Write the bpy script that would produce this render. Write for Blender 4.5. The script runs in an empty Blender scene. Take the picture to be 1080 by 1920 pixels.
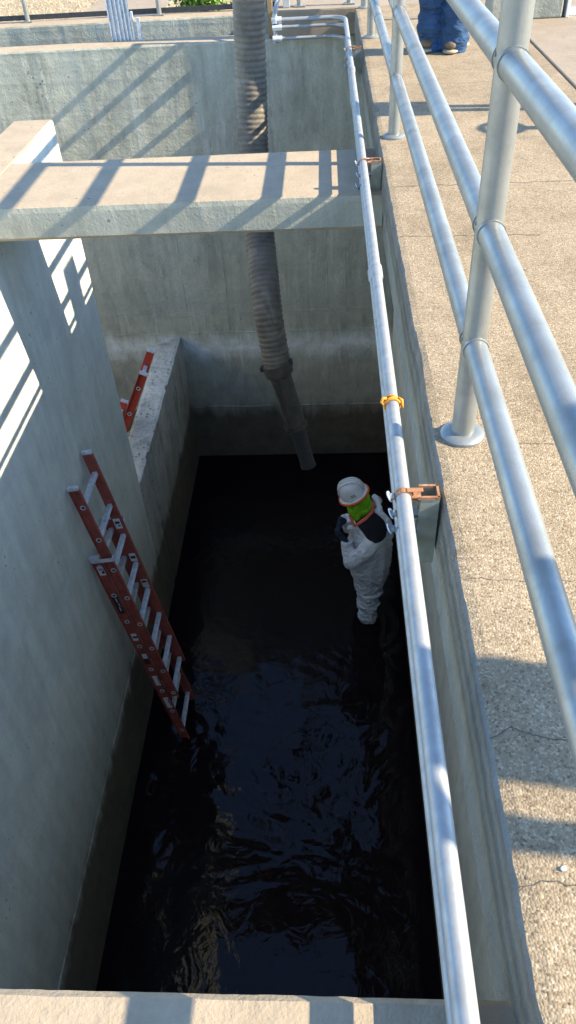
import bpy, bmesh, math, random
from mathutils import Vector, Matrix, Euler, noise
random.seed(7)
SC = bpy.context.scene
COL = SC.collection

# ------------------------------------------------------------------ camera, sky, sun, exposure
cam = bpy.data.cameras.new('camera')
cam.sensor_fit = 'VERTICAL'; cam.sensor_height = 36.0; cam.sensor_width = 36.0
cam.lens = 1413.13/1920*36.0
cam.clip_start = 0.02; cam.clip_end = 2000
co = bpy.data.objects.new('camera', cam); COL.objects.link(co)
cr = Vector((0.99817961, 0.03396802, -0.04983606))
cu = Vector((0.01407892, 0.67224848, 0.74019171))
cf = Vector((-0.05864506, 0.73954591, -0.67054649))
CAMZ = 1.165
co.matrix_world = Matrix(((cr.x, cu.x, -cf.x, 0), (cr.y, cu.y, -cf.y, 0), (cr.z, cu.z, -cf.z, CAMZ), (0, 0, 0, 1)))
SC.camera = co

SUN_DIR = Vector((-1.0, 0.112, -0.645)).normalized()
wd = bpy.data.worlds.new('World'); SC.world = wd; wd.use_nodes = True
wn = wd.node_tree
sky = wn.nodes.new('ShaderNodeTexSky'); sky.sky_type = 'NISHITA'; sky.sun_disc = False
sky.sun_elevation = math.asin(-SUN_DIR.z)
sky.sun_rotation = math.atan2(-SUN_DIR.x, -SUN_DIR.y)
sky.air_density = 1.0; sky.dust_density = 0.2; sky.ozone_density = 4.5
wn.links.new(sky.outputs[0], wn.nodes['Background'].inputs[0])
wn.nodes['Background'].inputs[1].default_value = 0.15
sl = bpy.data.lights.new('sun', 'SUN'); sl.energy = 4.0; sl.angle = math.radians(0.5); sl.color = (1.0, 0.87, 0.65)
so = bpy.data.objects.new('sun', sl); COL.objects.link(so)
so.rotation_euler = SUN_DIR.to_track_quat('-Z', 'Y').to_euler()
so.location = (6, 0, 6)
SC.view_settings.view_transform = 'Standard'; SC.view_settings.look = 'None'
SC.view_settings.gamma = 1.0; SC.view_settings.use_curve_mapping = False
SC.view_settings.exposure = 1.8

# ------------------------------------------------------------------ materials
def new_mat(name):
    m = bpy.data.materials.new(name); m.use_nodes = True
    nt = m.node_tree; b = nt.nodes['Principled BSDF']
    return m, nt, b
def N(nt, t, **kw):
    n = nt.nodes.new(t)
    for k, v in kw.items():
        if hasattr(n, k): setattr(n, k, v)
        else: n.inputs[k].default_value = v
    return n
def noise_n(nt, vec, scale, detail=4, rough=0.55, dist=0.0):
    n = N(nt, 'ShaderNodeTexNoise'); n.inputs['Scale'].default_value = scale
    n.inputs['Detail'].default_value = detail; n.inputs['Roughness'].default_value = rough
    n.inputs['Distortion'].default_value = dist
    nt.links.new(vec, n.inputs['Vector']); return n.outputs['Fac']
def ramp(nt, fac, stops):
    r = N(nt, 'ShaderNodeValToRGB'); e = r.color_ramp.elements
    while len(e) < len(stops): e.new(0.5)
    for i, (p, c) in enumerate(stops):
        e[i].position = p
        e[i].color = (c, c, c, 1) if isinstance(c, (int, float)) else (*c, 1)
    nt.links.new(fac, r.inputs['Fac']); return r.outputs['Color']
def mixc(nt, fac, a, b, mode='MIX'):
    m = N(nt, 'ShaderNodeMix', data_type='RGBA', blend_type=mode)
    for s, v in ((m.inputs[0], fac), (m.inputs[6], a), (m.inputs[7], b)):
        if isinstance(v, (int, float)): s.default_value = v
        elif isinstance(v, tuple): s.default_value = (*v, 1)
        else: nt.links.new(v, s)
    return m.outputs[2]
def math_n(nt, op, a, b=0.0):
    m = N(nt, 'ShaderNodeMath', operation=op)
    for i, v in enumerate((a, b)):
        if isinstance(v, (int, float)): m.inputs[i].default_value = v
        else: nt.links.new(v, m.inputs[i])
    return m.outputs[0]
def coords(nt, scale=(1, 1, 1)):
    t = N(nt, 'ShaderNodeNewGeometry'); mp = N(nt, 'ShaderNodeMapping'); mp.inputs['Scale'].default_value = scale
    nt.links.new(t.outputs['Position'], mp.inputs['Vector']); return mp.outputs['Vector']
def bump(nt, b, h, strength=0.3, dist=0.01, prev=None):
    n = N(nt, 'ShaderNodeBump'); n.inputs['Strength'].default_value = strength; n.inputs['Distance'].default_value = dist
    nt.links.new(h, n.inputs['Height'])
    if prev is not None: nt.links.new(prev, n.inputs['Normal'])
    nt.links.new(n.outputs['Normal'], b.inputs['Normal']); return n.outputs['Normal']

def concrete(name, col, dark=0.7, streak=0.35, rough_bump=0.5, fine=0.3, tide=None, pits=True, warm=(1, 1, 1), board=0.0, bands=(), blotch=0.0, pit=0.42):
    m, nt, b = new_mat(name)
    v = coords(nt)
    big = noise_n(nt, v, 0.9, 5, 0.6)
    mid = noise_n(nt, v, 6, 6, 0.65, 0.3)
    fin = noise_n(nt, v, 70, 4, 0.6)
    vs = coords(nt, (5, 5, 0.35))
    st = noise_n(nt, vs, 2.2, 6, 0.6, 0.4)
    c = ramp(nt, big, [(0.3, tuple(x*dark for x in col)), (0.7, tuple(x*w for x, w in zip(col, warm)))])
    c = mixc(nt, 0.35, c, ramp(nt, mid, [(0.3, 0.6), (0.6, 1.0)]), 'MULTIPLY')
    c = mixc(nt, streak, c, ramp(nt, st, [(0.35, (0.42, 0.4, 0.36)), (0.62, (1, 1, 1))]), 'MULTIPLY')
    c = mixc(nt, 0.25, c, ramp(nt, fin, [(0.3, 0.55), (0.7, 1.0)]), 'MULTIPLY')
    if pits:
        vo = N(nt, 'ShaderNodeTexVoronoi'); vo.inputs['Scale'].default_value = 17; vo.inputs['Randomness'].default_value = 1
        nt.links.new(v, vo.inputs['Vector'])
        pm = noise_n(nt, v, 3.0, 2)
        pit = math_n(nt, 'LESS_THAN', vo.outputs['Distance'], math_n(nt, 'MULTIPLY', math_n(nt, 'SUBTRACT', pm, pit), 0.55))
        c = mixc(nt, math_n(nt, 'MULTIPLY', pit, 0.65), c, (0.06, 0.06, 0.055))
    if blotch:
        bl = noise_n(nt, coords(nt, (2.2, 2.2, 0.9)), 1.6, 8, 0.72, 0.6)
        c = mixc(nt, math_n(nt, 'MULTIPLY', ramp(nt, bl, [(0.5, 0.0), (0.62, 1.0)]), blotch), c, (0.1, 0.105, 0.085))
        b2 = noise_n(nt, coords(nt, (7, 7, 1.2)), 1.5, 6, 0.7)
        c = mixc(nt, math_n(nt, 'MULTIPLY', ramp(nt, b2, [(0.56, 0.0), (0.66, 1.0)]), blotch*0.6), c, (0.75, 0.74, 0.68))
    if tide:
        sep = N(nt, 'ShaderNodeSeparateXYZ'); t = N(nt, 'ShaderNodeNewGeometry'); nt.links.new(t.outputs['Position'], sep.inputs[0])
        wob = math_n(nt, 'MULTIPLY', math_n(nt, 'SUBTRACT', noise_n(nt, coords(nt, (4, 4, 0.8)), 1.6, 8, 0.7), 0.5), 0.5)
        z = math_n(nt, 'ADD', sep.outputs[2], wob)
        for zc, hw_, bc, amt in bands:
            q = math_n(nt, 'DIVIDE', math_n(nt, 'ABSOLUTE', math_n(nt, 'SUBTRACT', z, zc)), hw_)
            q = math_n(nt, 'MULTIPLY', math_n(nt, 'MAXIMUM', math_n(nt, 'SUBTRACT', 1.0, q), 0.0), amt)
            c = mixc(nt, math_n(nt, 'MULTIPLY', q, ramp(nt, mid, [(0.3, 0.3), (0.6, 1.0)])), c, bc)
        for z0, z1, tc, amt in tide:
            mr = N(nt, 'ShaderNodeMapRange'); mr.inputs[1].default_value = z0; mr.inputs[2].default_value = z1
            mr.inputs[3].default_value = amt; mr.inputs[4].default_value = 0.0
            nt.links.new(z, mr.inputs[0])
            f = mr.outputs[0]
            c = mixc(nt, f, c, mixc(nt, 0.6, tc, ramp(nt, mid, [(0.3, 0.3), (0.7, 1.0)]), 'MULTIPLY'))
    nt.links.new(c, b.inputs['Base Color']); b.inputs['Roughness'].default_value = 0.88
    b.inputs['Specular IOR Level'].default_value = 0.25
    hb = math_n(nt, 'ADD', math_n(nt, 'MULTIPLY', mid, 1.0), math_n(nt, 'MULTIPLY', fin, 0.25))
    if board:
        vb = coords(nt, (0.0, 0.0, 1.0)); w = N(nt, 'ShaderNodeTexNoise'); w.inputs['Scale'].default_value = 9; nt.links.new(vb, w.inputs['Vector'])
        hb = math_n(nt, 'ADD', hb, math_n(nt, 'MULTIPLY', w.outputs['Fac'], board))
    n1 = bump(nt, b, hb, rough_bump, 0.02)
    bump(nt, b, noise_n(nt, v, 160, 3), fine, 0.003, n1)
    return m

def aggregate(name, base, light, darkc, sc=230):
    m, nt, b = new_mat(name); v = coords(nt)
    vo = N(nt, 'ShaderNodeTexVoronoi'); vo.inputs['Scale'].default_value = sc; nt.links.new(v, vo.inputs['Vector'])
    vo2 = N(nt, 'ShaderNodeTexVoronoi'); vo2.inputs['Scale'].default_value = sc*2.3; nt.links.new(v, vo2.inputs['Vector'])
    big = noise_n(nt, v, 1.3, 5, 0.6); mid = noise_n(nt, v, 14, 5, 0.6)
    sepc = N(nt, 'ShaderNodeSeparateColor'); nt.links.new(vo.outputs['Color'], sepc.inputs[0])
    c = ramp(nt, math_n(nt,'ADD',math_n(nt,'MULTIPLY',sepc.outputs[0],0.55),math_n(nt,'MULTIPLY',noise_n(nt,v,150,4,0.7),0.5)), [(0.12, darkc), (0.4, base), (0.62, base), (0.85, light)])
    sep2 = N(nt, 'ShaderNodeSeparateColor'); nt.links.new(vo2.outputs['Color'], sep2.inputs[0])
    c = mixc(nt, 0.3, c, ramp(nt, sep2.outputs[1], [(0.1, 0.45), (0.8, 1.0)]), 'MULTIPLY')
    c = mixc(nt, 0.5, c, ramp(nt, big, [(0.3, (0.72, 0.7, 0.66)), (0.65, (1, 1, 1))]), 'MULTIPLY')
    c = mixc(nt, 0.35, c, ramp(nt, mid, [(0.3, 0.6), (0.6, 1.0)]), 'MULTIPLY')
    c = mixc(nt, 0.55, c, ramp(nt, noise_n(nt, coords(nt, (1, 0.6, 1)), 3.6, 7, 0.7, 0.5), [(0.36, (0.62, 0.6, 0.56)), (0.55, (1, 1, 1))]), 'MULTIPLY')
    vp = N(nt, 'ShaderNodeTexVoronoi'); vp.inputs['Scale'].default_value = 11; nt.links.new(v, vp.inputs['Vector'])
    pit = math_n(nt, 'LESS_THAN', vp.outputs['Distance'], math_n(nt, 'MULTIPLY', math_n(nt, 'SUBTRACT', noise_n(nt, v, 5, 2), 0.5), 0.42))
    c = mixc(nt, math_n(nt, 'MULTIPLY', pit, 0.8), c, (0.07, 0.055, 0.04))
    nt.links.new(c, b.inputs['Base Color']); b.inputs['Roughness'].default_value = 0.9
    b.inputs['Specular IOR Level'].default_value = 0.2
    h = math_n(nt, 'ADD', math_n(nt, 'SUBTRACT', 1.0, vo.outputs['Distance']), math_n(nt, 'MULTIPLY', mid, 0.8))
    h = math_n(nt, 'SUBTRACT', h, math_n(nt, 'MULTIPLY', pit, 1.2))
    bump(nt, b, h, 0.5, 0.003)
    return m

def plain(name, col, rough=0.5, metal=0.0, var=0.25, sc=18, bmp=0.1, bsc=60, dirt=None, spec=0.5):
    m, nt, b = new_mat(name); v = coords(nt)
    f = noise_n(nt, v, sc, 5, 0.62, 0.3)
    c = ramp(nt, f, [(0.28, tuple(x*(1-var) for x in col)), (0.7, tuple(min(1, x*(1+var*0.4)) for x in col))])
    if dirt:
        d = noise_n(nt, v, sc*0.55, 6, 0.7, 0.5)
        c = mixc(nt, ramp(nt, d, [(0.55, 0.0), (0.72, 0.8)]), c, dirt)
    nt.links.new(c, b.inputs['Base Color'])
    nt.links.new(ramp(nt, f, [(0.2, min(1, rough+0.12)), (0.8, max(0.05, rough-0.1))]), b.inputs['Roughness'])
    b.inputs['Metallic'].default_value = metal; b.inputs['Specular IOR Level'].default_value = spec
    if bmp: bump(nt, b, noise_n(nt, v, bsc, 4), bmp, 0.004)
    return m

def fabric(name, col, wr=0.5, sc=14, var=0.3, fold=(1, 1, 2.6)):
    m, nt, b = new_mat(name)
    v = coords(nt, fold); v2 = coords(nt)
    f = noise_n(nt, v, sc, 4, 0.55, 0.9); g = noise_n(nt, v2, 5, 4)
    c = ramp(nt, g, [(0.3, tuple(x*(1-var) for x in col)), (0.7, col)])
    nt.links.new(c, b.inputs['Base Color']); b.inputs['Roughness'].default_value = 0.8
    b.inputs['Specular IOR Level'].default_value = 0.2
    n1 = bump(nt, b, f, wr, 0.03)
    bump(nt, b, noise_n(nt, v2, 420, 2), 0.15, 0.002, n1)
    return m

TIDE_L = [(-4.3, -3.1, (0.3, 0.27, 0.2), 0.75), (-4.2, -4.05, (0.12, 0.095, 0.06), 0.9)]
M = {}
M['deck'] = aggregate('aggregate_concrete', (0.33, 0.255, 0.165), (0.52, 0.43, 0.30), (0.085, 0.06, 0.035))
M['beam'] = concrete('beam_concrete', (0.40, 0.32, 0.222), 0.88, 0.1, 0.35, 0.5)
M['wall_left'] = concrete('wall_concrete', (0.74, 0.76, 0.67), 0.86, 0.2, 0.35, 0.4, TIDE_L, blotch=0.07)
M['wall_far'] = concrete('far_wall_concrete', (0.5, 0.495, 0.395), 0.75, 0.25, 0.75, 0.4, [(-4.3, -3.4, (0.3, 0.27, 0.2), 0.6), (-4.3, -4.1, (0.13, 0.1, 0.06), 0.9)], board=0.7, blotch=0.32, bands=((-3.3, 0.2, (0.72, 0.74, 0.72), 0.8), (-4.02, 0.12, (0.5, 0.46, 0.36), 0.6), (-2.75, 0.2, (0.3, 0.31, 0.27), 0.5)))
M['weir'] = concrete('weir_concrete', (0.72, 0.7, 0.63), 0.55, 0.15, 1.0, 0.8, TIDE_L, blotch=0.5, pit=0.2)
M['beam_side'] = concrete('beam_side_concrete', (0.44, 0.43, 0.345), 0.8, 0.2, 0.4, 0.5)
M['face'] = concrete('slab_edge_concrete', (0.3, 0.3, 0.26), 0.7, 0.3, 0.8, 0.5)
M['slab2'] = concrete('pavement_concrete', (0.33, 0.265, 0.19), 0.85, 0.05, 0.3, 0.4)
M['steel'] = plain('galvanized_steel', (0.31, 0.32, 0.32), 0.5, 0.35, 0.22, 26, 0.12, 90, (0.36, 0.33, 0.27))
M['rail'] = plain('painted_aluminium', (0.27, 0.28, 0.265), 0.4, 0.5, 0.26, 9, 0.10, 160, (0.2, 0.19, 0.165))
M['alu'] = plain('aluminium', (0.66, 0.67, 0.68), 0.45, 0.3, 0.3, 30, 0.1, 80, (0.2, 0.19, 0.17))
M['rust'] = plain('rusty_steel', (0.36, 0.17, 0.08), 0.8, 0.2, 0.5, 60, 0.4, 140, (0.55, 0.5, 0.45))
M['greenstrut'] = plain('dull_painted_strut', (0.3, 0.31, 0.25), 0.6, 0.2, 0.3, 20, 0.1)
M['orange_fg'] = plain('orange_fibreglass', (0.36, 0.075, 0.05), 0.6, 0.0, 0.4, 16, 0.15, 150, (0.13, 0.06, 0.04))
M['red_fg'] = plain('red_fibreglass', (0.42, 0.045, 0.022), 0.5, 0.0, 0.3, 16, 0.1, 150)
M['white'] = plain('white_sticker', (0.75, 0.75, 0.72), 0.5, 0, 0.25, 60, 0)
M['black'] = plain('black_print_hole_shade', (0.02, 0.02, 0.022), 0.5, 0, 0.2, 30, 0)
M['rubber'] = plain('black_rubber', (0.035, 0.035, 0.037), 0.6, 0, 0.3, 20, 0.2)
M['hose'] = plain('ribbed_rubber_hose', (0.14, 0.122, 0.095), 0.68, 0, 0.5, 7, 0.4, 50, (0.27, 0.24, 0.18))
M['nozzle'] = plain('weathered_pipe', (0.075, 0.065, 0.053), 0.65, 0.1, 0.4, 16, 0.2, 60, (0.15, 0.13, 0.1))
M['strap'] = plain('orange_strap', (0.7, 0.28, 0.02), 0.7, 0, 0.4, 60, 0.3)
M['wood'] = plain('weathered_wood', (0.3, 0.2, 0.1), 0.85, 0, 0.4, 12, 0.3)
M['suit'] = fabric('grey_coverall', (0.78, 0.81, 0.82), 0.9, 13, 0.25)
M['denim'] = fabric('blue_denim', (0.04, 0.095, 0.2), 0.9, 11, 0.45)
M['shirt_dark'] = fabric('black_shirt', (0.018, 0.018, 0.022), 0.4, 16)
M['shirt_tan'] = fabric('work_shirt', (0.3, 0.26, 0.18), 0.5, 14)
M['glove'] = fabric('navy_glove', (0.03, 0.04, 0.075), 0.5, 30)
M['gaiter'] = fabric('lime_gaiter', (0.24, 0.62, 0.02), 0.7, 22)
M['coral'] = fabric('coral_trim', (0.8, 0.18, 0.12), 0.3, 22)
M['skin'] = plain('skin', (0.5, 0.3, 0.2), 0.55, 0, 0.15, 10, 0.1)
M['hair'] = plain('dark_hair', (0.06, 0.04, 0.025), 0.7, 0, 0.4, 60, 0.5)
M['hat'] = plain('white_hard_hat', (0.72, 0.73, 0.73), 0.4, 0, 0.12, 14, 0.03)
M['hatband'] = plain('orange_hat_edge', (0.85, 0.14, 0.03), 0.5, 0, 0.1, 14, 0.03)
M['boot'] = plain('tan_boot', (0.12, 0.085, 0.05), 0.75, 0, 0.35, 30, 0.4)
M['sole'] = plain('boot_sole', (0.3, 0.25, 0.17), 0.8, 0, 0.3, 40, 0.3)
M['crack'] = plain('crack_shadow', (0.075, 0.065, 0.055), 0.95, 0, 0.3, 30, 0)
M['panel'] = plain('grey_cabinet_paint', (0.42, 0.44, 0.44), 0.5, 0.1, 0.12, 6, 0.05)
M['dirt'] = None
def dirt_mat():
    m, nt, b = new_mat('dry_grass_dirt'); v = coords(nt)
    f = noise_n(nt, coords(nt, (1, 3, 1)), 26, 6, 0.7, 0.6); g = noise_n(nt, v, 1.5, 4)
    c = ramp(nt, f, [(0.3, (0.2, 0.14, 0.08)), (0.5, (0.42, 0.32, 0.19)), (0.72, (0.66, 0.56, 0.37))])
    c = mixc(nt, 0.4, c, ramp(nt, g, [(0.3, 0.6), (0.7, 1.0)]), 'MULTIPLY')
    nt.links.new(c, b.inputs['Base Color']); b.inputs['Roughness'].default_value = 0.95
    bump(nt, b, f, 0.8, 0.03); return m
M['dirt'] = dirt_mat()
def leaf_mat(name, c0, c1):
    m, nt, b = new_mat(name)
    g = N(nt, 'ShaderNodeNewGeometry')
    c = ramp(nt, g.outputs['Random Per Island'], [(0.0, c0), (1.0, c1)])
    nt.links.new(c, b.inputs['Base Color']); b.inputs['Roughness'].default_value = 0.55
    b.inputs['Transmission Weight'].default_value = 0.0
    return m
M['leaf'] = leaf_mat('green_leaves', (0.06, 0.15, 0.02), (0.24, 0.42, 0.05))
M['straw'] = leaf_mat('dry_straw', (0.3, 0.21, 0.1), (0.7, 0.6, 0.38))
def water_mat():
    m, nt, b = new_mat('black_water'); v = coords(nt)
    b.inputs['Base Color'].default_value = (0.009, 0.005, 0.0055, 1)
    b.inputs['Roughness'].default_value = 0.06; b.inputs['IOR'].default_value = 1.33; b.inputs['Specular IOR Level'].default_value = 0.32
    f = noise_n(nt, coords(nt, (1, 0.8, 1)), 5.0, 3, 0.5, 1.2)
    n1 = bump(nt, b, f, 0.10, 0.05)
    bump(nt, b, noise_n(nt, v, 17, 2, 0.5, 0.6), 0.05, 0.02, n1)
    return m
M['water'] = water_mat()

# ------------------------------------------------------------------ mesh helpers
ORG = {}
class MB:
    def __init__(s): s.v = []; s.f = []
    def add(s, vs, fs):
        o = len(s.v); s.v += [Vector(p) for p in vs]; s.f += [tuple(i+o for i in f) for f in fs]; return s
    def box(s, x0, x1, y0, y1, z0, z1):
        return s.add([(x0,y0,z0),(x1,y0,z0),(x1,y1,z0),(x0,y1,z0),(x0,y0,z1),(x1,y0,z1),(x1,y1,z1),(x0,y1,z1)],
                     [(0,3,2,1),(4,5,6,7),(0,1,5,4),(1,2,6,5),(2,3,7,6),(3,0,4,7)])
    def obox(s, c, ax, ay, az):      # oriented box: centre and three half vectors
        c, ax, ay, az = map(Vector, (c, ax, ay, az))
        vs = [c+sx*ax+sy*ay+sz*az for sz in (-1, 1) for sx, sy in ((-1,-1),(1,-1),(1,1),(-1,1))]
        return s.add(vs, [(0,3,2,1),(4,5,6,7),(0,1,5,4),(1,2,6,5),(2,3,7,6),(3,0,4,7)])
    def tube(s, pts, rad, n=12, caps=True):
        pts = [Vector(p) for p in pts]
        if isinstance(rad, (int, float)): rad = [rad]*len(pts)
        ref = None; rings = []
        for i, p in enumerate(pts):
            t = (pts[min(i+1, len(pts)-1)]-pts[max(i-1, 0)]).normalized()
            if ref is None:
                ref = Vector((0, 0, 1)) if abs(t.z) < 0.9 else Vector((1, 0, 0))
            a = (ref-ref.dot(t)*t).normalized(); bb = t.cross(a); ref = a
            rings.append([p+rad[i]*(math.cos(2*math.pi*k/n)*a+math.sin(2*math.pi*k/n)*bb) for k in range(n)])
        vs = [q for r in rings for q in r]; fs = []
        for i in range(len(pts)-1):
            for k in range(n):
                k2 = (k+1) % n; fs.append((i*n+k, i*n+k2, (i+1)*n+k2, (i+1)*n+k))
        if caps: fs.append(tuple(range(n-1, -1, -1))); fs.append(tuple((len(pts)-1)*n+k for k in range(n)))
        return s.add(vs, fs)
    def ring(s, c, axis, r0, r1, w, n=20):       # flat washer/annulus with thickness
        c = Vector(c); t = Vector(axis).normalized()
        ref = Vector((0,0,1)) if abs(t.z) < 0.9 else Vector((1,0,0))
        a = (ref-ref.dot(t)*t).normalized(); bb = t.cross(a); vs = []; fs = []
        for k in range(n):
            d = math.cos(2*math.pi*k/n)*a+math.sin(2*math.pi*k/n)*bb
            vs += [c+d*r0-t*w/2, c+d*r1-t*w/2, c+d*r1+t*w/2, c+d*r0+t*w/2]
        for k in range(n):
            i, j = k*4, ((k+1) % n)*4
            for q in range(4): fs.append((i+q, i+(q+1) % 4, j+(q+1) % 4, j+q))
        return s.add(vs, fs)
    def lathe(s, prof, c=(0,0,0), n=24, mat=None):
        vs = []; fs = []; c = Vector(c)
        for r, z in prof:
            for k in range(n):
                p = Vector((r*math.cos(2*math.pi*k/n), r*math.sin(2*math.pi*k/n), z))
                vs.append((mat @ p if mat else p)+c)
        for i in range(len(prof)-1):
            for k in range(n):
                k2 = (k+1) % n; fs.append((i*n+k, i*n+k2, (i+1)*n+k2, (i+1)*n+k))
        return s.add(vs, fs)
    def hull(s, ells, seg=2):         # convex hull of ellipsoids [(centre, (rx,ry,rz))...]
        bm = bmesh.new(); pts = []
        for c, r in ells:
            if isinstance(r, (int, float)): r = (r, r, r)
            t = bmesh.new(); bmesh.ops.create_icosphere(t, subdivisions=seg, radius=1)
            for v in t.verts: pts.append(Vector((v.co.x*r[0]+c[0], v.co.y*r[1]+c[1], v.co.z*r[2]+c[2])))
            t.free()
        for p in pts: bm.verts.new(p)
        bmesh.ops.convex_hull(bm, input=bm.verts)
        loose = [v for v in bm.verts if not v.link_faces]
        bmesh.ops.delete(bm, geom=loose, context='VERTS')
        bm.verts.index_update()
        s.add([v.co.copy() for v in bm.verts], [tuple(v.index for v in f.verts) for f in bm.faces]); bm.free(); return s
    def limb(s, *pr, seg=2):          # chain of (centre, radius)
        for a, b in zip(pr[:-1], pr[1:]): s.hull([a, b], seg)
        return s
    def build(s, name, mat, parent=None, org=None, smooth=False, bevel=0, fix=False):
        if parent is not None: o0 = ORG[parent.name]
        else: o0 = Vector(org) if org is not None else Vector((0, 0, 0))
        me = bpy.data.meshes.new(name); me.from_pydata([tuple(v-o0) for v in s.v], [], s.f)
        if fix:
            bm = bmesh.new(); bm.from_mesh(me); bmesh.ops.recalc_face_normals(bm, faces=bm.faces); bm.to_mesh(me); bm.free()
        me.materials.append(M[mat] if isinstance(mat, str) else mat)
        if smooth:
            for p in me.polygons: p.use_smooth = True
        o = bpy.data.objects.new(name, me); COL.objects.link(o)
        if parent is not None: o.parent = parent
        else: o.location = o0
        ORG[o.name] = o0
        if bevel:
            b = o.modifiers.new('bevel', 'BEVEL'); b.width = bevel; b.segments = 2; b.limit_method = 'ANGLE'
        if smooth == 'auto':
            e = o.modifiers.new('split', 'EDGE_SPLIT'); e.split_angle = math.radians(40)
        return o
def tag(o, label, cat, group=None):
    o['label'] = label; o['category'] = cat
    if group: o['group'] = group
    return o
def thing(name, label, cat, loc, group=None):
    o = bpy.data.objects.new(name, None); COL.objects.link(o); o.location = loc; o.empty_display_size = 0.1
    ORG[o.name] = Vector(loc); return tag(o, label, cat, group)
def struct(o, kind='structure'): o['kind'] = kind; return o
def piece(mesh, name, parent):        # another object sharing mesh data
    o = bpy.data.objects.new(name, mesh); COL.objects.link(o); o.parent = parent; ORG[o.name] = ORG[parent.name]; return o
def jit(p, s, a): return noise.noise_vector(Vector(p)*s)*a
def sweep(axis, prof, a0, a1, step, chip, chipidx, cap=True, seed=0):
    """Sweep a closed profile along an axis ('x' or 'y'); vertices in chipidx get chipped by noise."""
    mb = MB(); n = max(2, int(abs(a1-a0)/step)+1); vs = []; fs = []; m = len(prof)
    for i in range(n):
        a = a0+(a1-a0)*i/(n-1)
        for k, (p, z) in enumerate(prof):
            dp = dz = 0.0
            if k in chipidx:
                q = Vector((a*9+seed, k*3.3, seed)); w = noise.noise(q)*0.5+noise.noise(q*3.7)*0.35+noise.noise(q*11)*0.25
                big = max(0, noise.noise(Vector((a*2.3, k*0.4+seed, 4.2)))-0.35)*1.6
                cx, cz = chipidx[k]
                amt = chip*(0.35+w*0.8+big*2.2)
                dp, dz = cx*amt, cz*amt
            vs.append((a, p+dp, z+dz) if axis == 'x' else (p+dp, a, z+dz))
        if i:
            for k in range(m):
                k2 = (k+1) % m; b = (i-1)*m; fs.append((b+k, b+k2, b+m+k2, b+m+k))
    if cap: fs.append(tuple(range(m-1, -1, -1))); fs.append(tuple((n-1)*m+k for k in range(m)))
    return mb.add(vs, fs)

# ------------------------------------------------------------------ the setting
WZ = -4.925
# ground sheet with the basin cut out of it
g = MB(); GX0, GX1, GY0, GY1 = -4.9, 1.2, -3.6, 9.0; B = 400
g.add([(-B,-B,-0.27),(B,-B,-0.27),(B,B,-0.27),(-B,B,-0.27),(GX0,GY0,-0.27),(GX1,GY0,-0.27),(GX1,GY1,-0.27),(GX0,GY1,-0.27)],
      [(0,1,5,4),(1,2,6,5),(2,3,7,6),(3,0,4,7)])
struct(g.build('ground', 'dirt'))
# water surface in the flooded tank: a real rippled sheet
def wave(x, y):
    wx = x+0.35*noise.noise(Vector((x*1.1, y*0.8, 7.1))); wy = y+0.5*noise.noise(Vector((x*0.9, y*0.9, 2.4)))
    mid = math.exp(-((y-3.2)/1.1)**2); far = 1.0 if y < 4.2 else math.exp(-(y-4.2)/0.7)
    h = far*(0.016*noise.noise(Vector((wx*2.0, wy*1.0, 0.3)))+0.006*noise.noise(Vector((wx*3.2, wy*5.0, 5.3)))*(0.3+mid))
    h += mid*(0.0035*noise.noise(Vector((wx*5, wy*13, 1.7)))+0.002*noise.noise(Vector((wx*12, wy*20, 3.7))))
    h += 0.004*far*noise.noise(Vector((wx*7, wy*3.2, 8.8)))
    for cx, cy, a, k, fall in ((-1.28, 3.75, 0.003, 40, 0.35), (0.34, 5.0, 0.0025, 44, 0.45)):
        d = math.hypot(x-cx, y-cy); h += a*math.sin(k*d+5*noise.noise(Vector((x*2.3, y*2.3, cx))))*math.exp(-d/fall)
    return h
w = MB(); nx, ny = 130, 420; X0, X1, Y0, Y1 = -1.8, 0.75, -0.5, 7.9
w.add([(X0+(X1-X0)*i/nx, Y0+(Y1-Y0)*j/ny, WZ+wave(X0+(X1-X0)*i/nx, Y0+(Y1-Y0)*j/ny)) for j in range(ny+1) for i in range(nx+1)],
      [(j*(nx+1)+i, j*(nx+1)+i+1, (j+1)*(nx+1)+i+1, (j+1)*(nx+1)+i) for j in range(ny) for i in range(nx)])
w.add([(-4.7,-3.4,WZ-0.02),(-1.8,-3.4,WZ-0.02),(-1.8,8.95,WZ-0.02),(-4.7,8.95,WZ-0.02)], [(0,1,2,3)])
w.add([(-1.8,-3.4,WZ-0.02),(0.75,-3.4,WZ-0.02),(0.75,-0.5,WZ-0.02),(-1.8,-0.5,WZ-0.02)], [(0,1,2,3)])
w.add([(-1.8,7.9,WZ-0.02),(0.75,7.9,WZ-0.02),(0.75,8.95,WZ-0.02),(-1.8,8.95,WZ-0.02)], [(0,1,2,3)])
struct(w.build('water', 'water', smooth=True))

# right-hand deck: slab that overhangs the pit, chipped arris
DX = 0.256
prof = [(1.40, 0.0), (DX+0.03, 0.0), (DX+0.006, -0.002), (DX, -0.012), (DX-0.004, -0.17), (DX+0.008, -0.185), (DX+0.008, -0.32), (DX+0.022, -0.335), (1.40, -0.335)]
dk = sweep('y', prof, -5.0, 7.77, 0.011, 0.009, {2: (0.8, -0.25), 3: (0.9, -1.2), 4: (0.1, 0.2)})
deck = struct(dk.build('deck', 'deck'))
deck.data.materials.append(M['face'])
for pl_ in deck.data.polygons:
    if len(pl_.vertices) == 4 and abs(pl_.normal.z) < 0.6: pl_.material_index = 1
p2 = MB().box(1.412, 9.0, -5.0, 7.77, -0.335, 0.006).build('pavement', 'slab2', bevel=0.008); struct(p2)
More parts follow.
